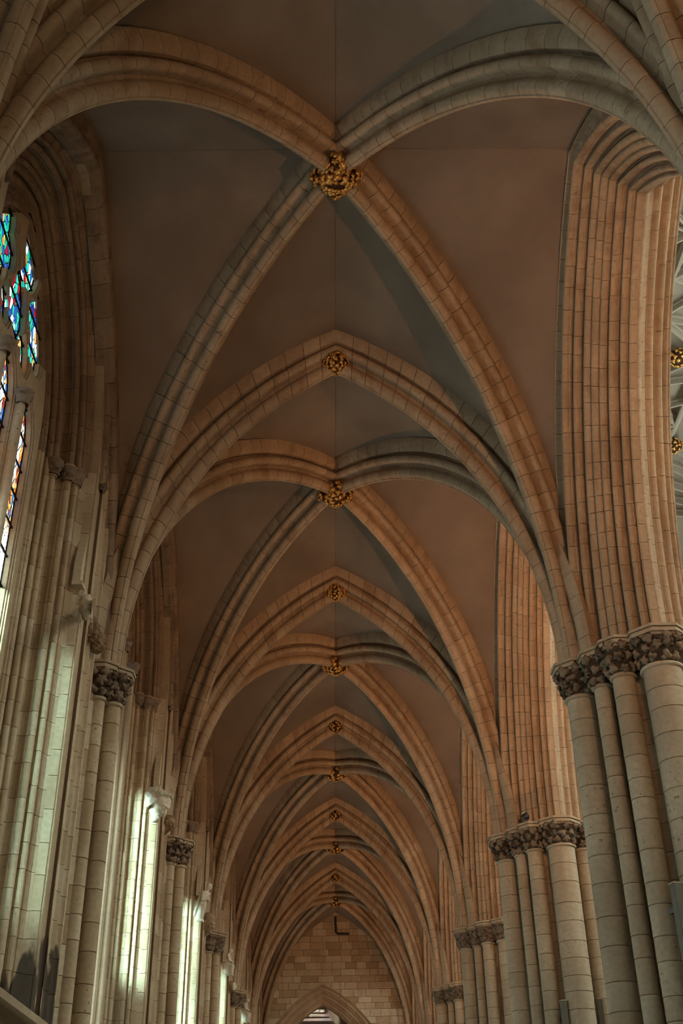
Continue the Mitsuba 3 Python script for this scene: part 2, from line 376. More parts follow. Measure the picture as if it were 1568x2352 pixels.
def capital(parent, shafts, nleaf, seed, face):
    """shafts: (x, y, r); foliage faces the directions that face(dir) allows; one continuous abacus."""
    cap = parent + "__capital"
    R = random.Random(seed)
    _count[cap] = 0
    for (x, y, r) in shafts:
        put("necking", ring((x, y), r + 0.004, ZN + 0.005, 0.03), "pier_stone", cap, True)
        fine = nleaf > 0
        put("bell", bell((x, y), r, ZN + 0.02, ZS - 0.13, 0.085, 40 if not fine else 24, seed, 0.0 if fine else 0.16), "carved", cap, True, tone=0.15 if fine else 0.5)
        if fine:
            m = max(7, int(nleaf * (r + 0.05) / 0.25))
            for row, (zf, rf) in enumerate(((0.14, 0.045), (0.50, 0.075), (0.84, 0.115))):
                for i in range(m):
                    a = 2 * math.pi * (i + 0.5 * row) / m + R.uniform(-0.12, 0.12)
                    d = np.array([math.cos(a), math.sin(a), 0])
                    if not face(d) or any(math.hypot(x + d[0] * (r + 0.1) - x2, y + d[1] * (r + 0.1) - y2) < r2 + 0.02 for x2, y2, r2 in shafts if (x2, y2) != (x, y)): continue
                    z = ZN + 0.03 + (ZS - 0.13 - ZN) * (zf + R.uniform(-0.07, 0.07))
                    q = R.uniform(0.145, 0.205)
                    put("leaf", place(leaf(q, R.randrange(6)), (x + d[0] * (r + rf + 0.012), y + d[1] * (r + rf + 0.012), z), (d[0], d[1], R.uniform(-0.6, -0.1)), R.uniform(-0.9, 0.9), R.uniform(-0.3, 0.4)), "carved", cap, True, tone=R.uniform(0.4, 1.0))
    def octo(x, y, r): return sg.Polygon([(x + r * math.cos(math.radians(22.5 + 45 * i)) / math.cos(math.radians(22.5)), y + r * math.sin(math.radians(22.5 + 45 * i)) / math.cos(math.radians(22.5))) for i in range(8)])
    labels[cap] = {"label": "dark capital carved with leaves under a plain moulded abacus" if nleaf else "dark carved capital"}
    foot = shapely.ops.unary_union([octo(x, y, r + 0.135) for x, y, r in shafts] + [sg.Polygon([(x, y) for x, y, _ in shafts]).buffer(0.1) if len(shafts) > 2 else sg.Point(0, 0)])
    foot = max(getattr(foot, "geoms", [foot]), key=lambda g: g.area)
    for d, z0, z1 in ((-0.035, ZS - 0.14, ZS - 0.105), (0.0, ZS - 0.105, ZS - 0.055), (-0.02, ZS - 0.055, ZS - 0.04), (0.015, ZS - 0.04, ZS)):
        g = foot.buffer(d, join_style=2)
        m = trimesh.creation.extrude_polygon(sg.Polygon(g.exterior), z1 - z0, engine="earcut")
        m.apply_translation([0, 0, z0])
        put("abacus", m, "pier_stone", cap, False, tone=0.25)
    return cap

# ------------------------------------------------------------------ piers of the arcade
def pier_shafts(y):
    out = []
    for qx, qy in ((-1, -1), (1, -1), (1, 1), (-1, 1)):
        out += [(PX + qx * 0.68, y + qy * 0.42, 0.118), (PX + qx * 0.465, y + qy * 0.735, 0.15)]
    return out[:0] + [(PX - 0.89, y, 0.20), (PX, y - 0.96, 0.255), (PX + 0.95, y, 0.22), (PX, y + 0.96, 0.255)] + out
PIER_LABEL = {0: "clustered stone pier nearest the camera, outside the right edge", 1: "largest clustered stone pier at the right edge with deeply carved dark capital",
              2: "second clustered stone pier on the right, carrying the small black spot lamp", 3: "third clustered stone pier on the right, half hidden by the second",
              4: "fourth clustered stone pier on the right, only its capital and shaft tops showing", 5: "fifth clustered stone pier on the right, just below the frame", -1: "clustered stone pier behind the camera"}
for k in range(-1, 6):
    y = st(k)
    p = thing("pier", PIER_LABEL[k], "pier", "piers of the right-hand arcade")
    sh = pier_shafts(y)
    hull = [sh[i][:2] for i in (0, 4, 5, 1, 7, 6, 2, 8, 9, 3, 11, 10)]
    core = np.array([(PX + (a - PX) * 0.86, y + (b - y) * 0.86) for a, b in hull])
    z0 = visible_z(y) - 0.6 if k >= 0 else ZN - 0.4
    zc, R = ZN + 0.1, random.Random(k)
    while zc > z0:
        h = 0.34 * R.uniform(0.9, 1.1)
        P = Profile(core)
        put("core_course", P.sweep([np.column_stack([core, np.full(len(core), z)]) for z in (zc - h + 0.003, zc - 0.003)]), "pier_stone", p, True, tone=R.random() * 0.6)
        zc -= h
    P = Profile(np.array([(PX + (a - PX) * 0.84, y + (b - y) * 0.84) for a, b in hull]))
    put("core", P.sweep([np.column_stack([P.p, np.full(len(P.p), z)]) for z in (0.35, ZS - 0.1)]), "mortar", p, True)
    for i, (x, yy, r) in enumerate(sh):
        s = p + "__shaft" + (f"_{i:03d}" if i else "")
        seen = k >= 0 and i in (0, 1, 2, 4, 5, 6, 7, 10)
        drums(s, (x, yy), r, 0.35, ZN, 40 * k + i, zplain=visible_z(y) - 0.3 if seen else ZN - 0.1)
    base = sg.Polygon(hull).buffer(0.36, join_style=2)
    m = trimesh.creation.extrude_polygon(base, 0.35, engine="earcut")
    put("base", m, "pier_stone", p)
    capital(p, sh, {0: 9, 1: 10, 2: 9}.get(k, 0), 60 + k, lambda d: d[1] < 0.55 and d[0] < 0.85)

# ------------------------------------------------------------------ arcade arches
WI, WO = 2.80, 3.76                                           # half-spans of the innermost and outermost order
def arcade_c(w): return 3.55 + (w - WI) / (WO - WI) * (2.80 - 3.55)
A0, A1, A2 = (3.30, 4.10), (3.355, WO), (4.185, WI)
N1, N2 = (4.25, WI), (4.88, 3.46)
aisle_items = [(0.0, 0.10, 0.062), (0.118, 0.165, -0.085), (0.172, 0.25, 0.050), (0.258, 0.315, -0.10),
               (0.322, 0.425, 0.062), (0.43, 0.535, 0.062), (0.547, 0.625, 0.052), (0.630, 0.672, -0.08),
               (0.678, 0.76, 0.058), (0.766, 0.832, -0.10), (0.838, 0.912, 0.055), (0.918, 0.95, -0.05), (0.955, 0.998, 0.032)]
nave_items = [(0.0, 0.10, 0.02), (0.12, 0.26, -0.07), (0.28, 0.42, 0.055), (0.44, 0.56, -0.075), (0.58, 0.72, 0.05), (0.74, 0.82, -0.06), (0.83, 0.91, 0.035), (0.92, 0.995, 0.035)]
aisle = moulding(A1, A2, aisle_items, side=-1, n=8)
nave_m = moulding(N1, N2, nave_items, side=-1, n=8)
hollow = moulding(A0, A1, [(0.02, 0.97, -0.12)], side=-1)
front = hollow + aisle + nave_m + [np.array([4.90, 3.50]), np.array([4.90, 4.12])]
def group_profile(pts, into):
    pts = np.array(pts)
    return Profile(np.vstack([pts, [pts[-1] + into, pts[0] + into]]))
inA, inN = np.array([0.15, 0.17]), np.array([-0.15, 0.17])
g1 = group_profile(hollow + aisle[:32], inA)
g2 = group_profile(aisle[32:64], inA)
g3 = group_profile(aisle[64:] + [np.array(N1)], inA)
g4 = group_profile(nave_m[:32], inN)
g5 = group_profile(nave_m[32:] + [np.array([4.90, 3.50]), np.array([4.90, 4.12])], np.array([-0.25, 0.05]))
full = np.vstack([front, [[4.7, 4.2], [3.5, 4.2]]])
core_arch = Profile(inset(full, 0.016))
for k in range(-1, 6):
    lab = {-1: "moulded arcade arch beside the camera, cut off at the top right corner", 0: "nearest moulded arcade arch, tall orange stone rolls curving over the bright nave opening", 5: "last moulded arcade arch, a narrow sliver next to the end wall"}.get(k, f"moulded orange arcade arch on the right, {ORD[k]} one from the camera")
    a = thing("arcade_arch", lab, "arch", "arches of the right-hand arcade")
    for e in (1, -1):
        arc = Arc((0, yc(k), ZS), (0, e, 0), (1, 0, 0), arcade_c)
        full_detail = k in (0, 1, 2, 3) and (e > 0 or k == 0)
        for gi, g in enumerate((g1, g2, g3, g4, g5)):
            step = (0.31, 0.27, 0.33, 0.35, 0.40)[gi] if full_detail else 0.8
            stones(arc, g, core_arch if gi == 0 else None, a, 6.2, step, seed=900 + 20 * k + gi + 9 * e, spread=0.9, gap=0.006, core_seg=24)

# ------------------------------------------------------------------ right wall above the arcade (triforium and clerestory wall of the nave)
def arch_outline(half_rho, c, cy, zs, n=24):
    r = half_rho; top = math.sqrt(r * r - c * c)
    p = []
    for z in np.linspace(0, top, n): p.append((cy - (math.sqrt(r * r - z * z) - c), zs + z))
    for z in np.linspace(top, 0, n)[1:]: p.append((cy + (math.sqrt(r * r - z * z) - c), zs + z))
    return p
def wall_mesh(poly_yz, x0, x1):
    m = trimesh.creation.extrude_polygon(poly_yz, x1 - x0, engine="earcut")
    v = np.array(m.vertices)
    return np.column_stack([x0 + v[:, 2], v[:, 0], v[:, 1]]), np.array(m.faces)
poly = sg.box(st(-1), ZS + 0.02, Y_END, 27.0)
for k in BAYS: poly = poly.difference(sg.Polygon([(yc(k) - 4.2, ZS - 1), (yc(k) + 4.2, ZS - 1)]).buffer(0) if False else sg.Polygon(arch_outline(RW + 0.08, CW, yc(k), ZS + 0.0)))
for g in getattr(poly, "geoms", [poly]):
    put("upper_wall", wall_mesh(g, 3.62, 4.85), "nave_stone", "wall_right")
structure("wall_right")

# ------------------------------------------------------------------ left wall: responds, window jambs, window arches
XG = -4.12                                                    # plane of the glass
CJ, ZJ = 0.79, 10.75                                          # window arch: centre offset, springing
def jp(s): return np.array([-3.40 - 0.85 * s, 2.75 - 0.90 * s])     # along the splay: (x, distance from the bay's middle)
def jm(s0, s1, items): return moulding(jp(s0), jp(s1), [((a - s0) / (s1 - s0), (b - s0) / (s1 - s0), h) for a, b, h in items], side=1)
# groups of the jamb as (x, w); out of the wall is +x and -w
g_roll = [(-3.36, 3.42)] + moulding((-3.36, 3.38), (-3.38, 3.15), [(0.05, 0.95, 0.06)], side=-1, n=8) + [(-3.42, 3.13), (-3.42, 2.90), (-3.385, 2.885), (-3.385, 2.85)]
g_pin = moulding((-3.45, 2.84), (-3.45, 2.625), [(0.02, 0.32, 0.05), (0.36, 0.64, 0.055), (0.68, 0.98, 0.05)], side=-1, n=6) + [(-3.455, 2.60), (-3.56, 2.575)]
g_flat = [(-3.56, 2.575), (-3.60, 2.555), tuple(jp(0.245)), tuple(jp(0.262))] + jm(0.262, 0.40, [(0.265, 0.29, 0.012), (0.305, 0.375, 0.05), (0.38, 0.395, -0.02)])
g_big = jm(0.40, 0.60, [(0.40, 0.485, 0.055), (0.495, 0.60, -0.085)])
g_in = jm(0.60, 0.78, [(0.605, 0.675, 0.042), (0.69, 0.765, 0.045)])
g_glass = moulding(jp(0.78), (XG + 0.01, 1.50), [(0.04, 0.24, 0.035), (0.30, 0.52, -0.06), (0.58, 0.78, 0.035), (0.82, 0.97, -0.03)], side=1)
def jamb_profile(pts):
    pts = [np.array(p, float) for p in pts]
    return Profile(np.vstack([pts, [pts[-1] + np.array([-0.17, 0.13]), pts[0] + np.array([-0.20, 0.16])]]))
JG = [("roll", jamb_profile(g_roll)), ("pinnacle", jamb_profile(g_pin)), ("flat", jamb_profile(g_flat)), ("big", jamb_profile(g_big)), ("inner", jamb_profile(g_in)), ("reveal", jamb_profile(g_glass))]
all_j = np.array([tuple(p) for g in (g_roll, g_pin, g_flat, g_big, g_in, g_glass) for p in g])
core_j = Profile(inset(np.vstack([all_j, [(-4.25, 1.6), (-4.7, 2.5), (-4.7, 3.6), (-3.6, 3.6)]]), 0.014))
core_arch_j = Profile(inset(np.vstack([np.array([tuple(p) for g in (g_flat, g_big, g_in, g_glass) for p in g]), [(-4.25, 1.6), (-4.7, 2.5), (-4.7, 3.0), (-3.75, 2.85)]]), 0.014))
def rho(P): 
    return Profile(np.column_stack([P.p[:, 0], P.p[:, 1] + CJ]))
JR = [(n, rho(P)) for n, P in JG]
core_r = rho(core_arch_j)
HOOD = Profile([(-3.44, 3.50), (-3.38, 3.51), (-3.345, 3.56), (-3.37, 3.62), (-3.44, 3.65)])
WRIB = Profile([(-3.42, 6.36)] + [(-3.355 + 0.075 * math.cos(math.radians(a)), 6.47 + 0.075 * math.sin(math.radians(a))) for a in np.linspace(-110, 110, 9)] + [(-3.42, 6.60), (-3.30, 6.66), (-3.30, 6.80), (-3.55, 6.85), (-3.55, 6.36)])
poly_left = sg.box(st(-1), 0.0, Y_END, 15.0)
for k in BAYS:
    hole = sg.Polygon([(yc(k) - 2.62, 3.0), (yc(k) - 2.62, ZJ)] + arch_outline(2.62 + CJ, CJ, yc(k), ZJ) + [(yc(k) + 2.62, 3.0)])
    poly_left = poly_left.difference(hole)
put("ashlar", wall_mesh(poly_left, -4.7, -3.43), "wall_stone", "wall_left", tone=0.3)
structure("wall_left", "window wall of the aisle")
put("roof", box(-4.9, 4.8, st(-1) - 0.5, Y_END + 0.9, 15.2, 15.4), "timber", "roof_aisle"); structure("roof_aisle")
for k in range(-1, 6):
    w = f"window_{k + 2}"
    for e in (1, -1):
        seen = e > 0 and k >= 0
        zlo = visible_z(yc(k) + 2.0) - 0.4
        for gi, (nm, P) in enumerate(JG):
            R = random.Random(1000 * (k + 2) + 10 * gi + e)
            top = ZJ + 0.2 if nm == "roll" else ZJ + 0.1 if nm == "pinnacle" else ZJ
            z = top
            ring_at = lambda z: np.column_stack([P.p[:, 0], yc(k) + e * P.p[:, 1], np.full(len(P.p), z)])
            while seen and z > zlo:
                h = (0.36 if k < 3 else 0.45) * R.uniform(0.8, 1.2)
                put("jamb_stone", P.sweep([ring_at(max(z - h, 3.0) + 0.003), ring_at(z - 0.003)]), "wall_stone", w, True, tone=0.25 + 0.5 * R.random())
                z -= h
            if z > 3.05: put("jamb_length", P.sweep([ring_at(3.0), ring_at(z - 0.003)]), "wall_stone", w, True, tone=0.4)
        put("mortar", core_j.sweep([np.column_stack([core_j.p[:, 0], yc(k) + e * core_j.p[:, 1], np.full(len(core_j.p), z)]) for z in (3.0, ZJ)]), "mortar", w, True)
        arc = Arc((0, yc(k), ZJ), (0, e, 0), (1, 0, 0), CJ)
        for gi, (nm, P) in enumerate(JR[2:]):
            stones(arc, P, core_r if gi == 0 else None, w, 3.3, 0.34 if (seen and k < 3) or k == 0 else 0.7, bsdf="dark_stone", name="arch_stone", seed=5000 + 50 * k + 7 * gi + e)
        stones(arc, HOOD, None, w, 3.6, 0.5, bsdf="dark_stone", name="hood_stone", seed=6000 + 9 * k + e)
        warc = Arc((0, yc(k), ZS), (0, e, 0), (1, 0, 0), CW)
        stones(warc, WRIB, None, w, 6.5, 0.42 if k < 3 else 0.7, bsdf="dark_stone", name="wall_rib_stone", seed=6500 + 9 * k + e)
        # crockets along the hood, and the caps of the jamb shafts
        if seen and k < 3:
            R = random.Random(77 + k)
            for i in range(12):
                t = 0.0 + i * 0.055
                c = arc.ring(np.array([[-3.35, 3.58]]), t)[0]
                put("crocket", place(leaf(0.19, i), c, (1, -0.5 * e, -0.1), R.uniform(0, 6), R.uniform(-0.3, 0.3)), "carved", w, tone=R.uniform(0.4, 0.8))
        if seen:
            for s0, s1, zz in ((0.30, 0.385, 0), (0.40, 0.49, 0), (0.60, 0.68, 0)):
                c = (jp(s0) + jp(s1)) / 2
                cx, cy = c[0] + 0.0, yc(k) + e * c[1]
                r = 0.045
                put("cap_necking", ring((cx, cy), r + 0.008, ZJ - 0.24, 0.018, 12), "wall_stone", w, True)
                put("cap_bell", bell((cx, cy), r + 0.01, ZJ - 0.24, ZJ - 0.02, 0.05, 16, k + s0, 0.09), "carved", w, True, tone=0.8)
                put("cap_abacus", lathe([(0.0, ZJ - 0.03), (r + 0.075, ZJ - 0.03), (r + 0.085, ZJ), (r + 0.06, ZJ + 0.03), (0, ZJ + 0.03)], (cx, cy), 8), "wall_stone", w, True)
                if k < 2:
                    for i in range(9):
                        a = -math.pi / 2 * e + (i - 4) * 0.42
                        d = np.array([math.cos(a), math.sin(a), 0])
                        put("cap_leaf", place(leaf(0.10, i), np.array([cx, cy, ZJ - 0.09 - 0.07 * (i % 2)]) + d * 0.105, (d[0], d[1], -0.3), i * 1.7, 0.2), "carved", w, tone=0.75)
    structure(w)

# responds on the left wall: two round shafts under one leafy capital
RES_LABEL = ["clustered half-column on the left wall, outside the left edge", "nearest clustered half-column on the left wall, under a big leafy capital", "second clustered half-column on the left wall, below the small brown head",
             "third clustered half-column on the left wall, below the draped head", "fourth clustered half-column on the left wall, below the seated figure", "fifth clustered half-column on the left wall, at the bottom edge"]
for k in range(0, 6):
    y = st(k)
    p = thing("wall_respond", RES_LABEL[k], "column", "half-columns along the left wall")
    sh = [(-3.16, y, 0.118), (-3.325, y - 0.225, 0.104), (-3.325, y + 0.225, 0.104), (-3.44, y - 0.40, 0.05), (-3.44, y + 0.40, 0.05)]
    for i, (x, yy, r) in enumerate(sh):
        s = p + "__shaft" + (f"_{i:03d}" if i else "")
        drums(s, (x, yy), r, 0.0, ZN if i < 3 else ZS + 2.4, 4000 + 40 * k + i, 0.35, 16, "wall_stone", visible_z(y) - 0.3 if i in (0, 1, 3) else ZN - 0.1)
    core = np.array([(-3.6, y + 0.44), (-3.6, y - 0.44), (-3.42, y - 0.42), (-3.36, y - 0.34), (-3.27, y - 0.12), (-3.23, y), (-3.27, y + 0.12), (-3.36, y + 0.34), (-3.42, y + 0.42)])
    P = Profile(core)
    z, R = ZN + 0.3, random.Random(k)
    while z > (visible_z(y) - 0.4 if k else 7):
        put("core_course", P.sweep([np.column_stack([core, np.full(len(core), q)]) for q in (z - 0.342, z)]), "wall_stone", p, True, tone=R.random())
        z -= 0.35
    put("core", P.sweep([np.column_stack([core * [1, 1] + [-0.012, 0], np.full(len(core), q)]) for q in (0.0, z)]), "wall_stone", p, True, tone=0.4)
    capital(p, sh[:3], {0: 9, 1: 11, 2: 9}.get(k, 0), 160 + k, lambda d: d[0] > -0.45 and d[1] < 0.6)

# ------------------------------------------------------------------ glass: leaded lights, tracery, mullions, bars
def quatre(cy, cz, r): return shapely.ops.unary_union([sg.Point(cy, cz + 0.62 * r).buffer(0.5 * r), sg.Point(cy, cz - 0.62 * r).buffer(0.5 * r), sg.Point(cy + 0.4 * r, cz).buffer(0.5 * r), sg.Point(cy - 0.4 * r, cz).buffer(0.5 * r)])
def dagger(cy, z0, z1, w): 
    return sg.Polygon([(cy, z1), (cy + w * 0.5, z1 - 0.28 * (z1 - z0)), (cy + w * 0.72, z0 + 0.40 * (z1 - z0)), (cy + w * 0.4, z0 + 0.08 * (z1 - z0)), (cy, z0), (cy - w * 0.4, z0 + 0.08 * (z1 - z0)), (cy - w * 0.72, z0 + 0.40 * (z1 - z0)), (cy - w * 0.5, z1 - 0.28 * (z1 - z0))]).buffer(0.05).buffer(-0.02)
def lancet(cy, z0, zs, hw): return sg.Polygon([(cy - hw, z0), (cy - hw, zs)] + arch_outline(hw + 0.25, 0.25, cy, zs, 9) + [(cy + hw, z0)])
def window_openings(y, hw=0.40):
    return ([lancet(y + d, 3.3, 10.35, hw) for d in (-0.96, 0.0, 0.96)] + [quatre(y + d, 11.98, 0.60) for d in (-0.90, 0.90)] +
            [sg.Polygon([(y + 0.16 + 0.42 * math.cos(a), 12.72 + 0.62 * math.sin(a)) for a in np.linspace(0, 2 * math.pi, 24, endpoint=False)])] + [dagger(y, 11.1, 12.25, 0.5)] + [dagger(y + d, 10.95, 11.55, 0.28) for d in (-0.48, 0.48)])
def glass_fn(y0, level, dim_pattern):
    """Light coming through stained glass: leaded pieces, white quarries in a band, deep colours elsewhere."""
    def fn(p, n, uv):
        y, z = p.y - y0, p.z
        tint = mi.Color3f(*WINDOW_TINT)
        f1, f2, w = voronoi(y * 19 + 31, z * 10.5 + 7)
        f3, f4, w2 = voronoi(y * 12.0 + 3, z * 7.0 + 70)
        amber = mix((0.55, 0.17, 0.03), (0.95, 0.50, 0.12), cell_rand(w * 977))
        azure = mix((0.02, 0.05, 0.42), (0.04, 0.25, 0.75), cell_rand(w * 611))
        jade = mix((0.0, 0.30, 0.20), (0.05, 0.62, 0.45), cell_rand(w * 311))
        pale = mi.Color3f(0.62, 0.80, 0.80)
        body = dr.select(w < 0.50, amber, dr.select(w < 0.62, azure, dr.select(w < 0.84, pale, mi.Color3f(0.28, 0.03, 0.02))))
        head = dr.select(w2 < 0.36, jade, dr.select(w2 < 0.66, azure * 0.6, dr.select(w2 < 0.8, pale, dr.select(w2 < 0.92, amber, mi.Color3f(0.30, 0.01, 0.02)))))
        q1, q2 = (y * 1.0 + z * 0.62) * 6.2, (y * 1.0 - z * 0.62) * 6.2
        lat = dr.minimum(dr.abs(q1 - dr.round(q1)), dr.abs(q2 - dr.round(q2)))
        white = mi.Color3f(0.80, 0.93, 0.94) * (0.8 + 0.3 * cell_rand(dr.floor(q1 + 0.5), dr.floor(q2 + 0.5)))
        border = dr.abs(dr.abs(dr.abs(y) - 0.48) - 0.48) > 0.30                       # coloured border of each light
        lead_b = (f2 - f1) < 0.10
        lead_h = (f4 - f3) < 0.09
        band = (z > 9.72) & (z < 10.60) & ~border
        c = dr.select(z > 10.78, dr.select(lead_h, mi.Color3f(0.004), head), dr.select(band, dr.select(lat < 0.06, mi.Color3f(0.004), white), dr.select(lead_b, mi.Color3f(0.006), body)))
        low = smoothstep(9.35, 8.2, z)
        bright = mi.Color3f(level) * tint
        return c * dim_pattern * (1 - low) + bright * low * dr.select(lead_b, mi.Color3f(0.15), mi.Color3f(1.0))
    return proc(fn)
for k in range(-1, 6):
    w, y = f"window_{k + 2}", yc(k)
    ops = window_openings(y, 0.40 if k == 0 else 0.445)
    inside = sg.Polygon([(y - 1.56, 3.0), (y - 1.56, ZJ)] + arch_outline(1.56 + CJ, CJ, y, ZJ) + [(y + 1.56, 3.0)])
    near = k == 0
    for d, x0, x1 in ((0.0, XG - 0.06, XG + 0.06), (0.025, XG + 0.06, XG + 0.085), (0.05, XG + 0.085, XG + 0.11)) if near else ((0.0, XG - 0.06, XG + 0.03),):
        plate = inside.difference(shapely.ops.unary_union([o.buffer(d) for o in ops]))
        for g in getattr(plate, "geoms", [plate]):
            if g.area > 0.02: put("tracery", wall_mesh(g, x0, x1), "wall_stone", w, tone=0.35)
    level = L_WINDOW[k]
    em = glass_fn(y, level, 1.15 if near else level * 0.14)
    meshes = [wall_mesh(o, XG - 0.035, XG - 0.025) for o in ops]
    def sheet(o):
        m = trimesh.Trimesh(*trimesh.creation.triangulate_polygon(o, engine="earcut"), process=False)
        v = np.array(m.vertices); v = np.column_stack([np.full(len(v), XG - 0.02), v[:, 0], v[:, 1]])
        f = np.array(m.faces)
        nx = np.cross(v[f[0, 1]] - v[f[0, 0]], v[f[0, 2]] - v[f[0, 0]])[0]
        return v, (f if nx > 0 else f[:, ::-1])
    scene["glass_light_%d" % (k + 1)] = {"type": "area", "radiance": em, "sampling_weight": 2.0}
    em = scene.pop("glass_light_%d" % (k + 1))
    z_clear, z_low = (8.32, 5.0) if near else (9.0, 5.7)
    far = ops[2]
    upper, lower = far.intersection(sg.box(-99, z_clear, 99, 99)), far.intersection(sg.box(-99, z_low, 99, z_clear))
    ops_lit = [upper, far.intersection(sg.box(-99, 0, 99, z_low))] + ops[:2] + ops[3:]
    tr = [CLEAR[k] * c for c in (0.92, 1.0, 0.95)]
    put("clear_pane", sheet(lower), {"type": "thindielectric", "specular_transmittance": {"type": "rgb", "value": tr}}, w)
    if near:
        for o in ops_lit: put("glass_pane", sheet(o), "lead", w, emitter={**em, "sampling_weight": 0.4 if o.area < 1 else 1.0})
    else:
        put("glazing", join([sheet(o) for o in ops_lit]), "lead", w, emitter=em)
    if near:
        for o in ops:
            y0, z0, y1, z1 = o.bounds
            zz = z1 - 0.12
            while zz > max(z0, 8.0):
                b = sg.LineString([(y0, zz), (y1, zz)]).intersection(o)
                if not b.is_empty: put("saddle_bar", box(XG + 0.005, XG + 0.022, b.bounds[0], b.bounds[2], zz - 0.011, zz + 0.011), "lead", w)
                zz -= 0.42
            g = o.boundary.buffer(0.012)
            put("lead_edge", wall_mesh(max(getattr(g, "geoms", [g]), key=lambda q: q.area), XG - 0.018, XG - 0.005), "lead", w)
    for d in (-0.48, 0.48):
        r_ = 0.05
        xm = 0.02 if near else 0.20
        side = [(XG + 0.03, -0.06), (XG + 0.05, -0.062)] + [np.array(p_) for p_ in moulding((XG + 0.055, -0.060), (XG + 0.13 + xm, -0.045), [(0.0, 0.22, 0.018), (0.26, 0.52, -0.035), (0.56, 0.74, 0.014), (0.78, 0.98, -0.026)] if xm > 0.1 else [(0.1, 0.9, -0.02)], side=-1)]
        side = np.array([tuple(p_) for p_ in side])
        MP = Profile(np.vstack([side, [(XG + 0.14 + xm + r_ * math.cos(q), r_ * math.sin(q)) for q in np.linspace(-1.7, 1.7, 9)], side[::-1] * [1, -1]]))
        put("mullion", MP.sweep([np.column_stack([MP.p[:, 0], y + d + MP.p[:, 1], np.full(len(MP.p), q)]) for q in (3.0, 10.45)]), "wall_stone", w, True, tone=0.5)
        put("mullion_cap", bell((XG + 0.15 + xm, y + d), 0.05, 10.40, 10.60, 0.05, 14, k, 0.08), "carved", w, True, tone=0.8)
    # sill
    put("sill", box(-4.7, -3.40, y - 2.7, y + 2.7, 2.7, 3.0), "wall_stone", w)

# ------------------------------------------------------------------ end wall of coursed stones with a moulded doorway
EX, EZS, EC = -0.62, 6.6, 2.0                                  # middle and springing of the doorway arch
E_IN, E_OUT = 4.50, 5.20
def e_half(r): return r - EC
door_out = sg.Polygon([(EX - e_half(E_OUT), 0), (EX - e_half(E_OUT), EZS)] + arch_outline(E_OUT, EC, EX, EZS) + [(EX + e_half(E_OUT), 0)])
lun = sg.Polygon([(-3.55, 0), (-3.55, ZS)] + arch_outline(RT + DEPTH + 0.2, CT, 0, ZS) + [(3.9, ZS), (3.9, 0)])
wall_face = lun.difference(door_out)
zrow, R, j = 8.6, random.Random(5), 0
blk = "wall_end"
while zrow < 14.7:
    h = R.uniform(0.25, 0.33)
    x = -3.6 + R.uniform(-0.4, 0)
    while x < 3.9:
        wd = R.uniform(0.34, 0.78)
        g = sg.box(x + 0.006, zrow + 0.006, x + wd - 0.006, zrow + h - 0.006).intersection(wall_face)
        for q in getattr(g, "geoms", [g]):
            if q.area > 0.01 and q.geom_type == "Polygon":
                m = trimesh.creation.extrude_polygon(q, 0.12 + R.uniform(0, 0.014), engine="earcut")
                v = np.array(m.vertices)
                put("stone_block", (np.column_stack([v[:, 0], Y_END + 0.13 - v[:, 2], v[:, 1]]), np.array(m.faces)[:, ::-1]), "wall_stone", blk, tone=R.random())
        x += wd
    zrow += h
m = trimesh.creation.extrude_polygon(lun.union(sg.box(-9, 0, 9, 15)).difference(door_out), 0.8, engine="earcut")
v = np.array(m.vertices)
put("backing", (np.column_stack([v[:, 0], Y_END + 0.03 + v[:, 2], v[:, 1]]), np.array(m.faces)[:, ::-1]), "mortar", blk)
structure("wall_end")
d = thing("stone_doorway", "moulded pointed stone doorway arch at the foot of the far end wall", "doorway")
ei = moulding((Y_END + 0.02, E_OUT), (Y_END + 0.60, E_IN), [(0.0, 0.12, 0.06), (0.14, 0.24, -0.05), (0.26, 0.42, 0.06), (0.45, 0.55, -0.06), (0.57, 0.74, 0.06), (0.77, 0.85, -0.05), (0.87, 0.99, 0.04)], side=1, n=5)
ei = np.array(ei)
PD = Profile(np.vstack([[Y_END + 0.02, E_OUT + 0.02], ei, [Y_END + 0.9, E_IN], [Y_END + 0.9, E_OUT + 0.02]]))
for e in (1, -1):
    stones(Arc((EX, 0, EZS), (e, 0, 0), (0, 1, 0), EC), PD, None, d, 4.8, 0.42, seed=8000 + e)
    ring_at = lambda z: np.column_stack([EX + e * (PD.p[:, 1] - EC), PD.p[:, 0], np.full(len(PD.p), z)])
    put("jamb", PD.sweep([ring_at(0.0), ring_at(EZS)]), "stone", d, True)
# the room behind the doorway: boarded stair soffit and a pale pier under a dark red ceiling
put("porch_wall", join([box(-9, 9, Y_END + 9.0, Y_END + 9.2, 0, 14), box(-9, -8.8, Y_END + 0.85, Y_END + 9, 0, 14), box(8.8, 9, Y_END + 0.85, Y_END + 9, 0, 14)]), "stone", "wall_porch")
structure("wall_porch")
put("porch_boards", box(-9, 9, Y_END + 3.0, Y_END + 9.2, 12.15, 12.3), "timber", "ceiling_porch"); structure("ceiling_porch")
d = thing("timber_stair", "grey boarded timber stair seen through the far doorway", "stair")
for i in range(9):
    xr, zt = -1.75 + 0.20 * i, 11.95 - 0.19 * i
    put("step", box(-5.0, xr, Y_END + 3.0 - 0.03 * i, Y_END + 4.4, zt - 0.13, zt), "grey_boards", d)
d = thing("stone_newel", "pale stone post behind the far doorway, right of the boarded stair", "post")
put("shaft", box(-0.42, 0.12, Y_END + 3.6, Y_END + 4.2, 0, 12.1), "wall_stone", d); put("corbel", box(-0.52, 0.22, Y_END + 3.5, Y_END + 4.3, 11.55, 11.75), "wall_stone", d)
k_ = thing("porch_lamp", "warm lamp hidden behind the far doorway", "lamp")
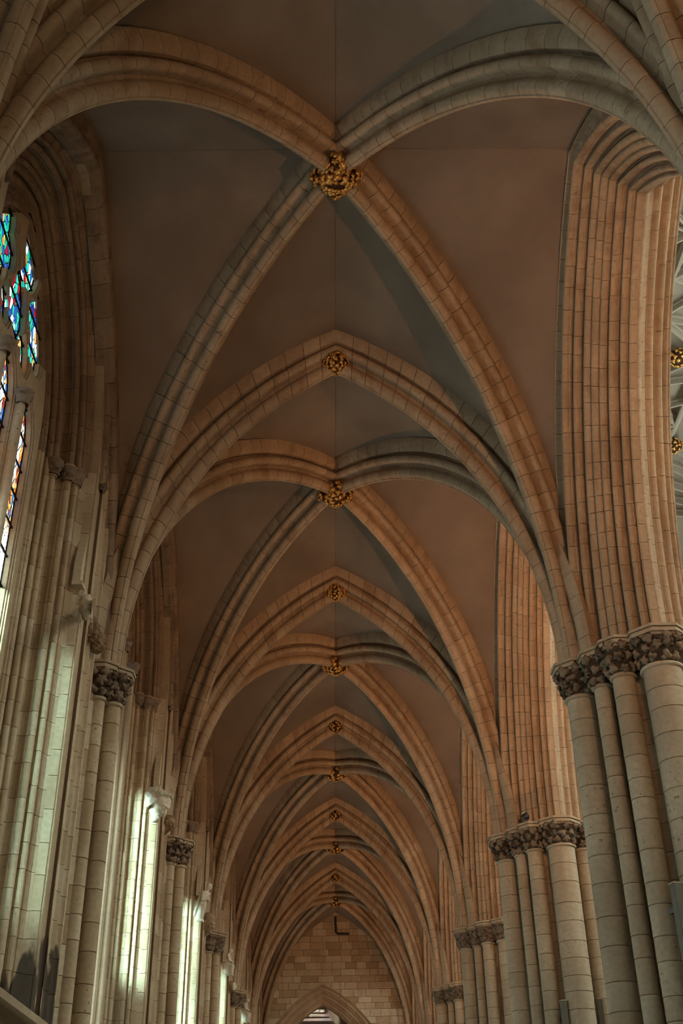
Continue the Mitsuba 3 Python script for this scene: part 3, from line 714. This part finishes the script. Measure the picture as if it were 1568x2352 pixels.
sp = trimesh.creation.icosphere(subdivisions=2, radius=0.18); sp.apply_translation([-0.9, Y_END + 1.4, 11.6])
put("globe", sp, "gold_dark", k_, emitter={"type": "area", "radiance": {"type": "rgb", "value": [L_PORCH * 40 * c for c in (1.0, 0.6, 0.3)]}, "sampling_weight": 0.5})
# dark conduit down the end wall from the vault's peak
def tube(path, r, n=8):
    path = np.asarray(path, float)
    rings = []
    for i, p in enumerate(path):
        t = path[min(i + 1, len(path) - 1)] - path[max(i - 1, 0)]; t /= np.linalg.norm(t)
        a = np.cross(t, [0.31, 0.9, 0.2]); a /= np.linalg.norm(a); b = np.cross(t, a)
        rings.append([p + r * (math.cos(q) * a + math.sin(q) * b) for q in np.linspace(0, 2 * math.pi, n, endpoint=False)])
    return Profile([(math.cos(q), math.sin(q)) for q in np.linspace(0, 2 * math.pi, n, endpoint=False)], hard=60).sweep(rings)
put_k = put("conduit", tube([(0.0, Y_END - 0.02, 14.32), (0.0, Y_END - 0.04, 14.0), (0.02, Y_END - 0.04, 13.62), (0.10, Y_END - 0.04, 13.56), (0.62, Y_END - 0.04, 13.54)], 0.05), "black_metal")
tag(put_k, "dark bent conduit on the far end wall under the vault's peak", "pipe")

# ------------------------------------------------------------------ bosses of the vault
def boss(name, c, rad, lobes, nleaf, label, group, seed, flat=0.85):
    b = thing(name, label, "boss", group)
    R = random.Random(seed)
    s = trimesh.creation.icosphere(subdivisions=3, radius=1.0)
    v = np.array(s.vertices)
    ang = np.arctan2(v[:, 1], v[:, 0])
    v *= (1 + lobes * np.cos(4 * ang) * (1 - v[:, 2] ** 2))[:, None]
    v = v * [rad, rad, rad * flat]
    v += v / (np.linalg.norm(v, axis=1, keepdims=True)) * (meshkit.fbm(v * 9 / rad + seed, 3, 3)[:, None] - 0.5) * 0.3 * rad
    put("body", (v * 0.80 + c, np.array(s.faces)), "gold_dark", b, True)
    for i in range(nleaf):
        z = 0.5 - 1.47 * (i + 0.5) / nleaf
        a = i * 2.39996 + R.uniform(-0.2, 0.2)
        r = math.sqrt(max(1 - z * z, 0.02)) * (1 + lobes * math.cos(4 * a) * (1 - z * z))
        d = np.array([r * math.cos(a), r * math.sin(a), z])
        put("leaf", place(leaf(rad * R.uniform(0.34, 0.50), R.randrange(6)), np.array(c) + d * rad * [0.93, 0.93, 0.93 * flat], d, R.uniform(0, 6), R.uniform(-0.3, 0.3)), "gold", b, True)
for k in range(-1, 6):
    lab = {-1: "gilded leaf boss of the bay overhead, above the top of the view", 0: "largest gilded leafy boss with four spreading lobes where the nearest diagonal ribs cross"}.get(k, f"gilded leafy boss where the {ORD[k]} pair of diagonal ribs crosses")
    boss("vault_boss", np.array([0, yc(k), 14.02]), 0.32, 0.24, 84 if k == 0 else 60 if k < 3 else 34, lab, "gilded bosses at the diagonal rib crossings", 11 + k, 0.72)
for k in range(1, 6):
    boss("rib_boss", np.array([0, st(k) - 0.06, 13.96]), 0.24, 0.06, 64 if k < 3 else 34, f"round gilded foliage boss at the peak of the {ORD[k - 1]} transverse rib in view", "round gilded bosses on the transverse ribs", 31 + k)

# ------------------------------------------------------------------ sculpture on the left wall
def blob(parts, rough=0.0, seed=0, edge=0.02):
    """One continuous carved form from capsule hulls: parts are lists of (x, y, z, r)."""
    tot = m3.Manifold()
    for p in parts:
        balls = []
        for x, y, z, r in p: balls.append(m3.Manifold.sphere(r, 18).translate([x, y, z]))
        tot += m3.Manifold.batch_hull(balls) if len(balls) > 1 else balls[0]
    tot = tot.refine_to_length(edge)
    me = tot.to_mesh()
    t = trimesh.Trimesh(np.array(me.vert_properties[:, :3]), np.array(me.tri_verts), process=True)
    trimesh.smoothing.filter_taubin(t, iterations=6)
    v = np.array(t.vertices)
    if rough:
        v = v + t.vertex_normals * ((meshkit.fbm(v * 26 + seed, 3, 3) - 0.5) * rough)[:, None]
    return v, np.array(t.faces)
def facing(mesh, loc, yaw, scale=1.0, pitch=0.0):
    """Local frame: +x is the way the carving faces, z up. yaw turns it, pitch bows it forward."""
    v, f = mesh
    c, s = math.cos(pitch), math.sin(pitch)
    v = np.column_stack([c * v[:, 0] + s * v[:, 2], v[:, 1], -s * v[:, 0] + c * v[:, 2]]) * scale
    c, s = math.cos(yaw), math.sin(yaw)
    return np.column_stack([c * v[:, 0] - s * v[:, 1], s * v[:, 0] + c * v[:, 1], v[:, 2]]) + np.array(loc), f
def head_parts():
    """A human head about 1 high, facing +x: skull, face, jaw, neck."""
    return [[(0.0, 0, 0.62, 0.33), (-0.10, 0, 0.60, 0.33)], [(0.10, 0, 0.50, 0.25), (0.14, 0, 0.22, 0.15)], [(0.10, 0, 0.18, 0.13), (-0.02, 0, 0.25, 0.2)],
            [(0.35, 0, 0.52, 0.045), (0.42, 0, 0.40, 0.065)], [(0.36, -0.05, 0.40, 0.05), (0.36, 0.05, 0.40, 0.05)], [(0.30, -0.07, 0.255, 0.05), (0.30, 0.07, 0.255, 0.05)],
            [(0.27, 0, 0.13, 0.09)], [(0.27, -0.15, 0.61, 0.07), (0.33, 0, 0.60, 0.06), (0.27, 0.15, 0.61, 0.07)], [(0.24, -0.18, 0.43, 0.08)], [(0.24, 0.18, 0.43, 0.08)],
            [(-0.02, -0.33, 0.45, 0.06), (-0.02, -0.34, 0.58, 0.07)], [(-0.02, 0.33, 0.45, 0.06), (-0.02, 0.34, 0.58, 0.07)], [(-0.05, 0, 0.25, 0.18), (-0.35, 0, 0.0, 0.2)]]
def eyes(t, loc, yaw, sc, pitch, bsdf):
    for s in (-1, 1):
        put("eye", facing(blob([[(0.315, 0.13 * s, 0.525, 0.045)]], edge=0.03), loc, yaw, sc, pitch), bsdf, t, True)
def figure_w(k): return np.array([-3.44, yc(k) + 2.66])
def corbel_w(k): return np.array([-3.33, yc(k) + 3.24])
TOCAM = -0.45                                                   # the carvings lean out and look down the aisle
# bay 1: broken remains
x, y = figure_w(0)
k_ = put("broken_canopy", join([blob([[(x - 0.05, y - 0.02, 8.98, 0.06), (x + 0.07, y - 0.01, 8.62, 0.075)], [(x + 0.06, y - 0.02, 8.80, 0.085), (x + 0.08, y, 8.58, 0.06)]], 0.09, 3, 0.025),
                                blob([[(x - 0.02, y - 0.12, 8.55, 0.06), (x - 0.03, y + 0.05, 8.52, 0.07)]], 0.05, 4, 0.03)]), "wall_stone", None, True, tone=0.8)
tag(k_, "broken stub of a carved canopy beside a dark hollow, nearest on the left wall", "carving")
x, y = corbel_w(0)
k_ = put("worn_corbel", blob([[(x - 0.14, y + 0.02, 8.70, 0.13), (x + 0.02, y - 0.03, 8.50, 0.12)], [(x - 0.1, y, 8.78, 0.1), (x - 0.06, y, 8.55, 0.14)], [(x + 0.05, y - 0.04, 8.40, 0.09)]], 0.10, 9, 0.02), "statue_brown", None, True, tone=0.3)
tag(k_, "weathered shapeless corbel lump just above the nearest left leafy capital", "carving")
# bay 2: great pale mask-like head with curls, mouth wide; small brown head below
x, y = figure_w(1)
t = thing("head_carving", "large pale carved head with curled hair bowed over the brightly lit jamb", "carving")
P0, sc = (x - 0.16, y - 0.03, 8.46), 0.56
put("face", facing(blob(head_parts() + [[(-0.25, 0, 0.75, 0.2), (-0.5, 0, 0.35, 0.22)]], 0.03, 1, 0.035), P0, TOCAM, sc, 0.75), "statue_pale", t, True, tone=0.8)
eyes(t, P0, TOCAM, sc, 0.75, "statue_pale")
curls = []
for sd in (-1, 1):
    for j in range(6):                                           # wavy locks swept back from the brow down beside the face
        pts = [(0.16 - 0.10 * j, sd * (0.10 + 0.02 * j), 0.96 - 0.02 * j), (0.02 - 0.10 * j, sd * 0.30, 0.86 - 0.03 * j), (-0.10 - 0.06 * j, sd * 0.37, 0.62), (-0.02 - 0.08 * j, sd * 0.38, 0.42), (-0.12 - 0.07 * j, sd * 0.33, 0.18), (-0.05 - 0.08 * j, sd * 0.30, -0.02)]
        for p_, q_ in zip(pts, pts[1:]): curls.append([(*p_, 0.065), (*q_, 0.055)])
put("curled_hair", facing(blob(curls, 0.05, 2, 0.04), P0, TOCAM, sc, 0.75), "statue_pale", t, True, tone=0.5)
put("chin_scroll", facing(blob([[(0.0, 0, -0.05, 0.16), (0.12, 0, -0.2, 0.13)], [(0.12, 0, -0.2, 0.13), (0.0, 0, -0.42, 0.12)], [(0.1, 0.0, -0.08, 0.12)]], 0.04, 5, 0.035), (x - 0.06, y - 0.08, 8.62), TOCAM, 0.55), "statue_pale", t, True, tone=0.8)
x, y = corbel_w(1)
t = thing("head_carving", "small brown carved head on a corbel below the big pale curled head", "carving")
P0 = (x - 0.02, y, 8.36)
put("face", facing(blob(head_parts(), 0.02, 6, 0.035), P0, TOCAM, 0.30, 0.35), "statue_brown", t, True, tone=0.8)
put("hood", facing(blob([[(-0.12, 0, 0.68, 0.36), (-0.2, 0, 0.35, 0.34)], [(-0.2, 0, 0.2, 0.34), (-0.3, 0, 0.0, 0.34)]], 0.03, 7, 0.04), P0, TOCAM, 0.30, 0.35), "statue_brown", t, True, tone=0.3)
eyes(t, P0, TOCAM, 0.30, 0.35, "statue_brown")
# bay 3: slim pale figure leaning out, draped head below
def small_head(c, r): return [[(c[0], c[1], c[2], r), (c[0] + 0.25 * r, c[1], c[2] - 0.45 * r, r * 0.78)], [(c[0] + 0.95 * r, c[1], c[2] - 0.25 * r, r * 0.2)]]
x, y = figure_w(2)
t = thing("carved_figure", "slim pale stone figure in a long robe leaning out from the third left window pier", "statue")
put("body", facing(blob([[(0.02, 0, 0.0, 0.10), (0.0, 0, 0.45, 0.10)], [(0.0, -0.05, 0.45, 0.09), (0.0, 0.05, 0.45, 0.09), (0.02, 0, 0.75, 0.09)], [(0.02, -0.12, 0.76, 0.06), (0.02, 0.12, 0.76, 0.06)],
                         [(0.02, 0, 0.80, 0.05), (0.05, 0, 0.90, 0.05)], [(0.0, 0.14, 0.76, 0.05), (0.06, 0.16, 0.55, 0.042)], [(0.06, 0.16, 0.55, 0.042), (0.16, 0.04, 0.60, 0.035)],
                         [(0.0, -0.14, 0.76, 0.05), (0.06, -0.16, 0.55, 0.042)], [(0.06, -0.16, 0.55, 0.042), (0.16, -0.03, 0.62, 0.035)], [(0.06, 0, 0.0, 0.05), (0.16, 0.05, -0.02, 0.04)], [(0.06, -0.04, 0.0, 0.05), (0.16, -0.08, -0.02, 0.04)]] + small_head((0.06, 0, 0.98), 0.085), 0.015, 8, 0.022), (x - 0.06, y - 0.02, 8.42), TOCAM, 0.84, 0.30), "statue_pale", t, True, tone=0.8)
put("robe_folds", facing(blob([[(0.10, a, 0.0, 0.028), (0.085, a * 0.5, 0.6, 0.022)] for a in (-0.07, -0.02, 0.03, 0.08)], 0.0, 1, 0.03), (x - 0.06, y - 0.02, 8.42), TOCAM, 0.84, 0.30), "statue_pale", t, True, tone=0.5)
put("cloak", facing(blob([[(-0.06, -0.14, 0.72, 0.05), (-0.06, 0.14, 0.72, 0.05), (-0.10, -0.13, 0.05, 0.05), (-0.10, 0.13, 0.05, 0.05)]], 0.02, 2, 0.03), (x - 0.06, y - 0.02, 8.42), TOCAM, 0.84, 0.30), "statue_pale", t, True, tone=0.2)
x, y = corbel_w(2)
t = thing("draped_head", "brown carved head under a draped cloth on the corbel above the third left capital", "carving")
P0 = (x - 0.03, y, 8.22)
put("face", facing(blob(head_parts(), 0.02, 3, 0.035), P0, TOCAM, 0.46, 0.35), "statue_brown", t, True, tone=0.9)
put("cloth", facing(blob([[(-0.10, 0, 0.70, 0.40), (-0.32, 0, 0.15, 0.36)], [(-0.1, 0.30, 0.55, 0.12), (-0.15, 0.32, -0.05, 0.12)], [(-0.1, -0.30, 0.55, 0.12), (-0.15, -0.32, -0.05, 0.12)], [(-0.3, 0, 0.1, 0.3), (-0.2, 0, -0.25, 0.2)]], 0.03, 4, 0.04), P0, TOCAM, 0.46, 0.35), "statue_brown", t, True, tone=0.6)
eyes(t, P0, TOCAM, 0.46, 0.35, "statue_brown")
# bay 4: seated figure on a corbel; bay 5: crouching figure
def seated(loc, yaw, sc, t, seed):
    put("body", facing(blob([[(-0.05, 0, 0.10, 0.16), (-0.02, 0, 0.45, 0.14)], [(0.0, -0.12, 0.55, 0.08), (0.0, 0.12, 0.55, 0.08)], [(0.0, 0, 0.55, 0.07), (0.04, 0, 0.68, 0.06)],
                             [(0.0, 0.09, 0.08, 0.10), (0.28, 0.11, 0.06, 0.085)], [(0.28, 0.11, 0.06, 0.085), (0.26, 0.10, -0.30, 0.06)], [(0.0, -0.09, 0.08, 0.10), (0.28, -0.11, 0.06, 0.085)], [(0.28, -0.11, 0.06, 0.085), (0.26, -0.10, -0.30, 0.06)],
                             [(0.26, 0.10, -0.32, 0.05), (0.36, 0.11, -0.34, 0.04)], [(0.26, -0.10, -0.32, 0.05), (0.36, -0.11, -0.34, 0.04)], [(0.0, 0.16, 0.53, 0.06), (0.10, 0.20, 0.30, 0.05)], [(0.10, 0.20, 0.30, 0.05), (0.24, 0.08, 0.24, 0.045)],
                             [(0.0, -0.16, 0.53, 0.06), (0.10, -0.20, 0.30, 0.05)], [(0.10, -0.20, 0.30, 0.05), (0.24, -0.06, 0.26, 0.045)]] + small_head((0.06, 0, 0.79), 0.11), 0.02, seed, 0.03), loc, yaw, sc, 0.15), "statue_pale", t, True, tone=0.8)
    put("robe", facing(blob([[(-0.05, 0, 0.05, 0.19), (0.22, 0, 0.02, 0.16), (0.2, 0, -0.28, 0.13), (-0.02, 0, -0.28, 0.15)]] + [[(0.32, a, 0.0, 0.035), (0.33, a, -0.30, 0.03)] for a in (-0.12, -0.04, 0.04, 0.12)], 0.02, seed, 0.035), loc, yaw, sc, 0.15), "statue_pale", t, True, tone=0.6)
x, y = figure_w(3)
t = thing("carved_figure", "pale seated stone figure with bent knees on the fourth left window pier", "statue")
seated((x, y, 8.85), TOCAM + 0.3, 0.62, t, 5)
x, y = corbel_w(3)
t = put("rounded_corbel", blob([[(x - 0.12, y, 8.42, 0.14), (x + 0.06, y - 0.05, 8.36, 0.15)], [(x - 0.05, y, 8.30, 0.12)]], 0.03, 2, 0.03), "statue_brown", None, True, tone=0.7)
tag(t, "rounded brown stone corbel just above the fourth left capital, under the seated figure", "carving")
x, y = figure_w(4)
t = thing("carved_figure", "small pale crouching stone figure at the bottom edge, on the fifth left window pier", "statue")
seated((x, y, 8.72), TOCAM + 0.2, 0.66, t, 7)
for k in range(0, 5):                                            # gabled canopies behind the figures
    x, y = figure_w(k)
    k_ = put("gable_canopy", join([(lambda P: P.sweep([np.column_stack([np.full(len(P.p), xx), P.p[:, 0], P.p[:, 1]]) for xx in (-3.56, -3.455)]))(Profile([(y - 0.19, 9.0), (y + 0.17, 9.0), (y + 0.17, 9.3), (y - 0.02, 9.95), (y - 0.19, 9.3)])),
                                   box(-3.56, -3.42, y - 0.20, y + 0.18, 8.96, 9.02)]), "wall_stone", None, False, tone=0.7)
    tag(k_, ["pale gabled stone canopy above the broken stub, nearest on the left wall", "gabled stone canopy above the large pale curled head", "gabled stone canopy above the slim robed figure", "gabled stone canopy above the seated figure", "gabled stone canopy above the crouching figure at the bottom edge"][k], "canopy", "gabled canopies on the left wall")

# ------------------------------------------------------------------ monument cornice at the lower left
t = thing("monument_cornice", "grey stone cornice of a wall monument at the bottom left corner", "cornice")
P = Profile([(-3.42, 3.47), (-2.98, 3.47), (-2.98, 3.40), (-3.02, 3.36), (-3.10, 3.33), (-3.16, 3.24), (-3.42, 3.22)])
put("cornice", P.sweep([np.column_stack([P.p[:, 0], np.full(len(P.p), q), P.p[:, 1]]) for q in (6.8, 14.1)]), "pier_stone", t, True, tone=0.1)
put("frieze", box(-3.42, -3.2, 6.8, 14.1, 2.2, 3.23), "carved", t, tone=0.1)
for i in range(18): put("rosette", place(leaf(0.16, i), (-3.12, 8.2 + 0.22 * i, 3.14), (1, -0.3, -0.5), i * 0.9, 0.1), "wall_stone", t, tone=0.8)

# ------------------------------------------------------------------ loudspeakers, spot lamp, cable
def speaker(x, y, z0, z1, w, d, yaw, label):
    t = thing("column_loudspeaker", label, "loudspeaker", "slim loudspeakers fixed to the piers")
    def rot(m):
        v, f = m
        c, s = math.cos(yaw), math.sin(yaw)
        return np.column_stack([c * v[:, 0] - s * v[:, 1] + x, s * v[:, 0] + c * v[:, 1] + y, v[:, 2]]), f
    g = sg.box(-w / 2, -d / 2, w / 2, d / 2).buffer(-0.008).buffer(0.008)
    m = trimesh.creation.extrude_polygon(g, z1 - z0, engine="earcut"); m.apply_translation([0, 0, z0])
    put("cabinet", rot((np.array(m.vertices), np.array(m.faces))), "olive_metal", t)
    put("top_rim", rot(box(-w / 2 - 0.004, w / 2 + 0.004, -d / 2 - 0.004, d / 2 + 0.004, z1, z1 + 0.012)), "pier_stone", t)
    put("bracket", rot(box(-0.02, 0.02, d / 2, d / 2 + 0.14, z1 - 0.3, z1 - 0.24)), "black_metal", t)
speaker(3.86, st(1) - 1.12, 3.0, 5.06, 0.13, 0.10, 0.35, "slim olive column loudspeaker at the right edge on the largest pier")
speaker(3.905, st(2) - 1.06, 3.2, 5.13, 0.10, 0.10, 0.2, "thin olive loudspeaker left of the fattest shaft of the second pier")
speaker(4.56, st(2) - 1.02, 3.2, 5.15, 0.10, 0.10, -0.2, "thin olive loudspeaker right of the fattest shaft of the second pier")
def spot_lamp(x, y, target, power, label):
    """A small black lamp on a capital with its own light."""
    t = thing("spot_lamp", label, "lamp", "small black spot lamps on the capitals")
    o = np.array([x, y, ZS + 0.14]); d = np.array(target) - o; d /= np.linalg.norm(d)
    sp = trimesh.creation.icosphere(subdivisions=2, radius=0.075); v = np.array(sp.vertices) * [1, 1, 1.15] + o
    put("housing", (v, np.array(sp.faces)), "black_metal", t, True)
    put("foot", box(x - 0.04, x + 0.04, y - 0.04, y + 0.04, ZS, ZS + 0.08), "black_metal", t)
    put("lens", place(lathe([(0.0, 0.0), (0.04, 0.0), (0.045, 0.012), (0.0, 0.014)], (0, 0), 12), o + d * 0.078, d), "statue_pale", t, True)
    q = o + d * 0.11
    scene["light_" + t] = {"type": "spot", "to_world": mi.ScalarTransform4f().look_at(origin=q.tolist(), target=(q + d).tolist(), up=[0.3, 0.2, 1]), "intensity": {"type": "rgb", "value": [power * c for c in SPOT_TINT]}, "cutoff_angle": 75.0, "beam_width": 15.0, "sampling_weight": 1.0}
for k in range(-1, 6):
    spot_lamp(3.72, st(k) + 0.90, (3.3, yc(k) + 2.6, 12.6), P_SPOT * {-1: 0.45, 0: 0.80, 1: 1.05, 4: 0.75, 5: 0.55}.get(k, 0.9), f"small black spot lamp on the far side of the {'camera-side' if k < 0 else ORD[k]} right pier's capital")
    if k == 2: spot_lamp(3.62, st(k) - 0.86, (-0.5, yc(k - 1), 14.2), P_SPOT * 0.05, "small black spot lamp in front of the arch mouldings on the second pier's capital")
k_ = put("cable_pipe", tube([(4.44, st(2) - 0.86, 3.3), (4.44, st(2) - 0.86, 7.1), (4.42, st(2) - 0.84, 7.2)], 0.014), "pier_stone", None, True)
tag(k_, "thin cable pipe between two shafts of the second pier", "pipe")

# ------------------------------------------------------------------ floor
fl = "floor"
put("paving", box(-5.0, 19.0, st(-1) - 0.5, Y_END + 9.2, -0.2, 0.0), "floor_stone", fl); structure(fl)
put("rear", box(-5.0, 19.0, st(-1) - 0.5, st(-1) - 0.1, 0, 28.5), "stone", "wall_rear"); structure("wall_rear")

# ------------------------------------------------------------------ the nave beyond the arcade
NX, NHW, NZS, NZT = 11.35, 6.6, 23.0, 28.3
NC = ((NZT - NZS) ** 2 - NHW ** 2) / (2 * NHW)
NR = NHW + NC
def nave_z(x):
    return NZS + math.sqrt(max(NR * NR - (abs(x - NX) + NC) ** 2, 0))
xs = [NX + NHW * math.sin(a) for a in np.linspace(-math.pi / 2, math.pi / 2, 41)]
line = np.array([(x, 0, nave_z(x)) for x in xs])
v, f = grid(line + [0, st(-1), 0], line + [0, Y_END, 0], 2)
put("web", join([(v, f), (v + [0, 0, 0.3], f[:, ::-1])]), "nave_plaster", "ceiling_nave", True)
def nave_rib(p, q, w=0.14, n=14):
    pts = [np.array([p[0] + (q[0] - p[0]) * t, p[1] + (q[1] - p[1]) * t, 0]) for t in np.linspace(0, 1, n)]
    for a in pts: a[2] = nave_z(a[0])
    pts = np.array(pts)
    t = np.gradient(pts, axis=0); t /= np.linalg.norm(t, axis=1, keepdims=True)
    nrm = np.array([[(a[0] - NX + math.copysign(NC, a[0] - NX)) / NR, 0, (a[2] - NZS) / NR] for a in pts])
    sd = np.cross(t, nrm); sd /= np.linalg.norm(sd, axis=1, keepdims=True)
    pr = np.array([(-w, 0), (-w, -0.12), (-0.6 * w, -0.16), (-0.55 * w, -0.26), (-0.3 * w, -0.36), (0.3 * w, -0.36), (0.55 * w, -0.26), (0.6 * w, -0.16), (w, -0.12), (w, 0)])
    P = Profile(pr)
    return P.sweep([c + pr[:, :1] * s_ + pr[:, 1:] * m_ for c, s_, m_ in zip(pts, sd, nrm)])
nb = lambda j: 6.9 + BAY * j
for j in range(0, 6):
    y = nb(j)
    put("rib", nave_rib((NX - NHW, y), (NX + NHW, y), n=30), "nave_stone", "ceiling_nave", True)
    for sx in (-1, 1):
        e = NX + sx * NHW
        for (px, py, qx, qy) in ((e, y, NX, y + BAY / 2), (e, y, NX, y - BAY / 2), (e, y, NX + sx * 0.02, y + BAY / 4), (e, y, NX + sx * 0.02, y - BAY / 4),
                                 (NX + sx * 2.2, y, NX, y + BAY / 4), (NX + sx * 2.2, y, NX, y - BAY / 4), (NX + sx * 2.2, y, NX + sx * 2.2, y + BAY), (NX, y + BAY / 4, NX + sx * 2.2, y + BAY / 2), (NX, y + 3 * BAY / 4, NX + sx * 2.2, y + BAY / 2)):
            put("rib", nave_rib((px, py), (qx, qy), 0.11), "nave_stone", "ceiling_nave", True)
put("rib", nave_rib((NX + 0.01, st(-1)), (NX + 0.011, Y_END), 0.12, 60), "nave_stone", "ceiling_nave", True)
structure("ceiling_nave", "pale ribbed vault of the nave seen past the arcade arch")
def nave_boss(x, y, r, nl, lab, seed): boss("nave_boss", np.array([x, y, nave_z(x) - 0.42]), r, 0.05, nl, lab, "gilded bosses of the pale nave vault", seed)
nave_boss(12.45, 30.55, 0.42, 30, "gilded boss on the pale nave vault at the right edge, upper of the pair", 91)
nave_boss(NX + 2.2, nb(4) - 3.95 + 1.2, 0.40, 30, "gilded boss on the pale nave vault at the right edge, lower one", 92)
put("wall", box(4.86, 18.8, Y_END, Y_END + 0.5, 0, 28.6), "nave_stone", "wall_nave_end"); structure("wall_nave_end")
# far wall of the nave with its clerestory windows; warm floodlights on the far piers
put("wall", box(18.3, 18.8, st(-1) - 0.5, Y_END, 0, 28.5), "nave_stone", "wall_nave"); structure("wall_nave")
for k in BAYS:
    c = f"window_{k + 20}"
    o = lancet(yc(k), 14.5, 19.5, 1.9)
    m = trimesh.Trimesh(*trimesh.creation.triangulate_polygon(o, engine="earcut"), process=False)
    v = np.array(m.vertices); v = np.column_stack([np.full(len(v), 18.25), v[:, 0], v[:, 1]])
    f = np.array(m.faces)
    if np.cross(v[f[0, 1]] - v[f[0, 0]], v[f[0, 2]] - v[f[0, 0]])[0] > 0: f = f[:, ::-1]
    put("glazing", (v, f), "lead", c, emitter={"type": "area", "radiance": {"type": "rgb", "value": [L_CLERESTORY * t for t in CLERESTORY_TINT]}, "sampling_weight": 1.5})
    fr = o.buffer(0.25).difference(o)
    put("frame", wall_mesh(fr, 18.1, 18.35), "nave_stone", c)
    for d in (-0.63, 0.63): put("mullion", box(18.15, 18.24, yc(k) + d - 0.07, yc(k) + d + 0.07, 14.5, 20.6), "nave_stone", c)
    structure(c)
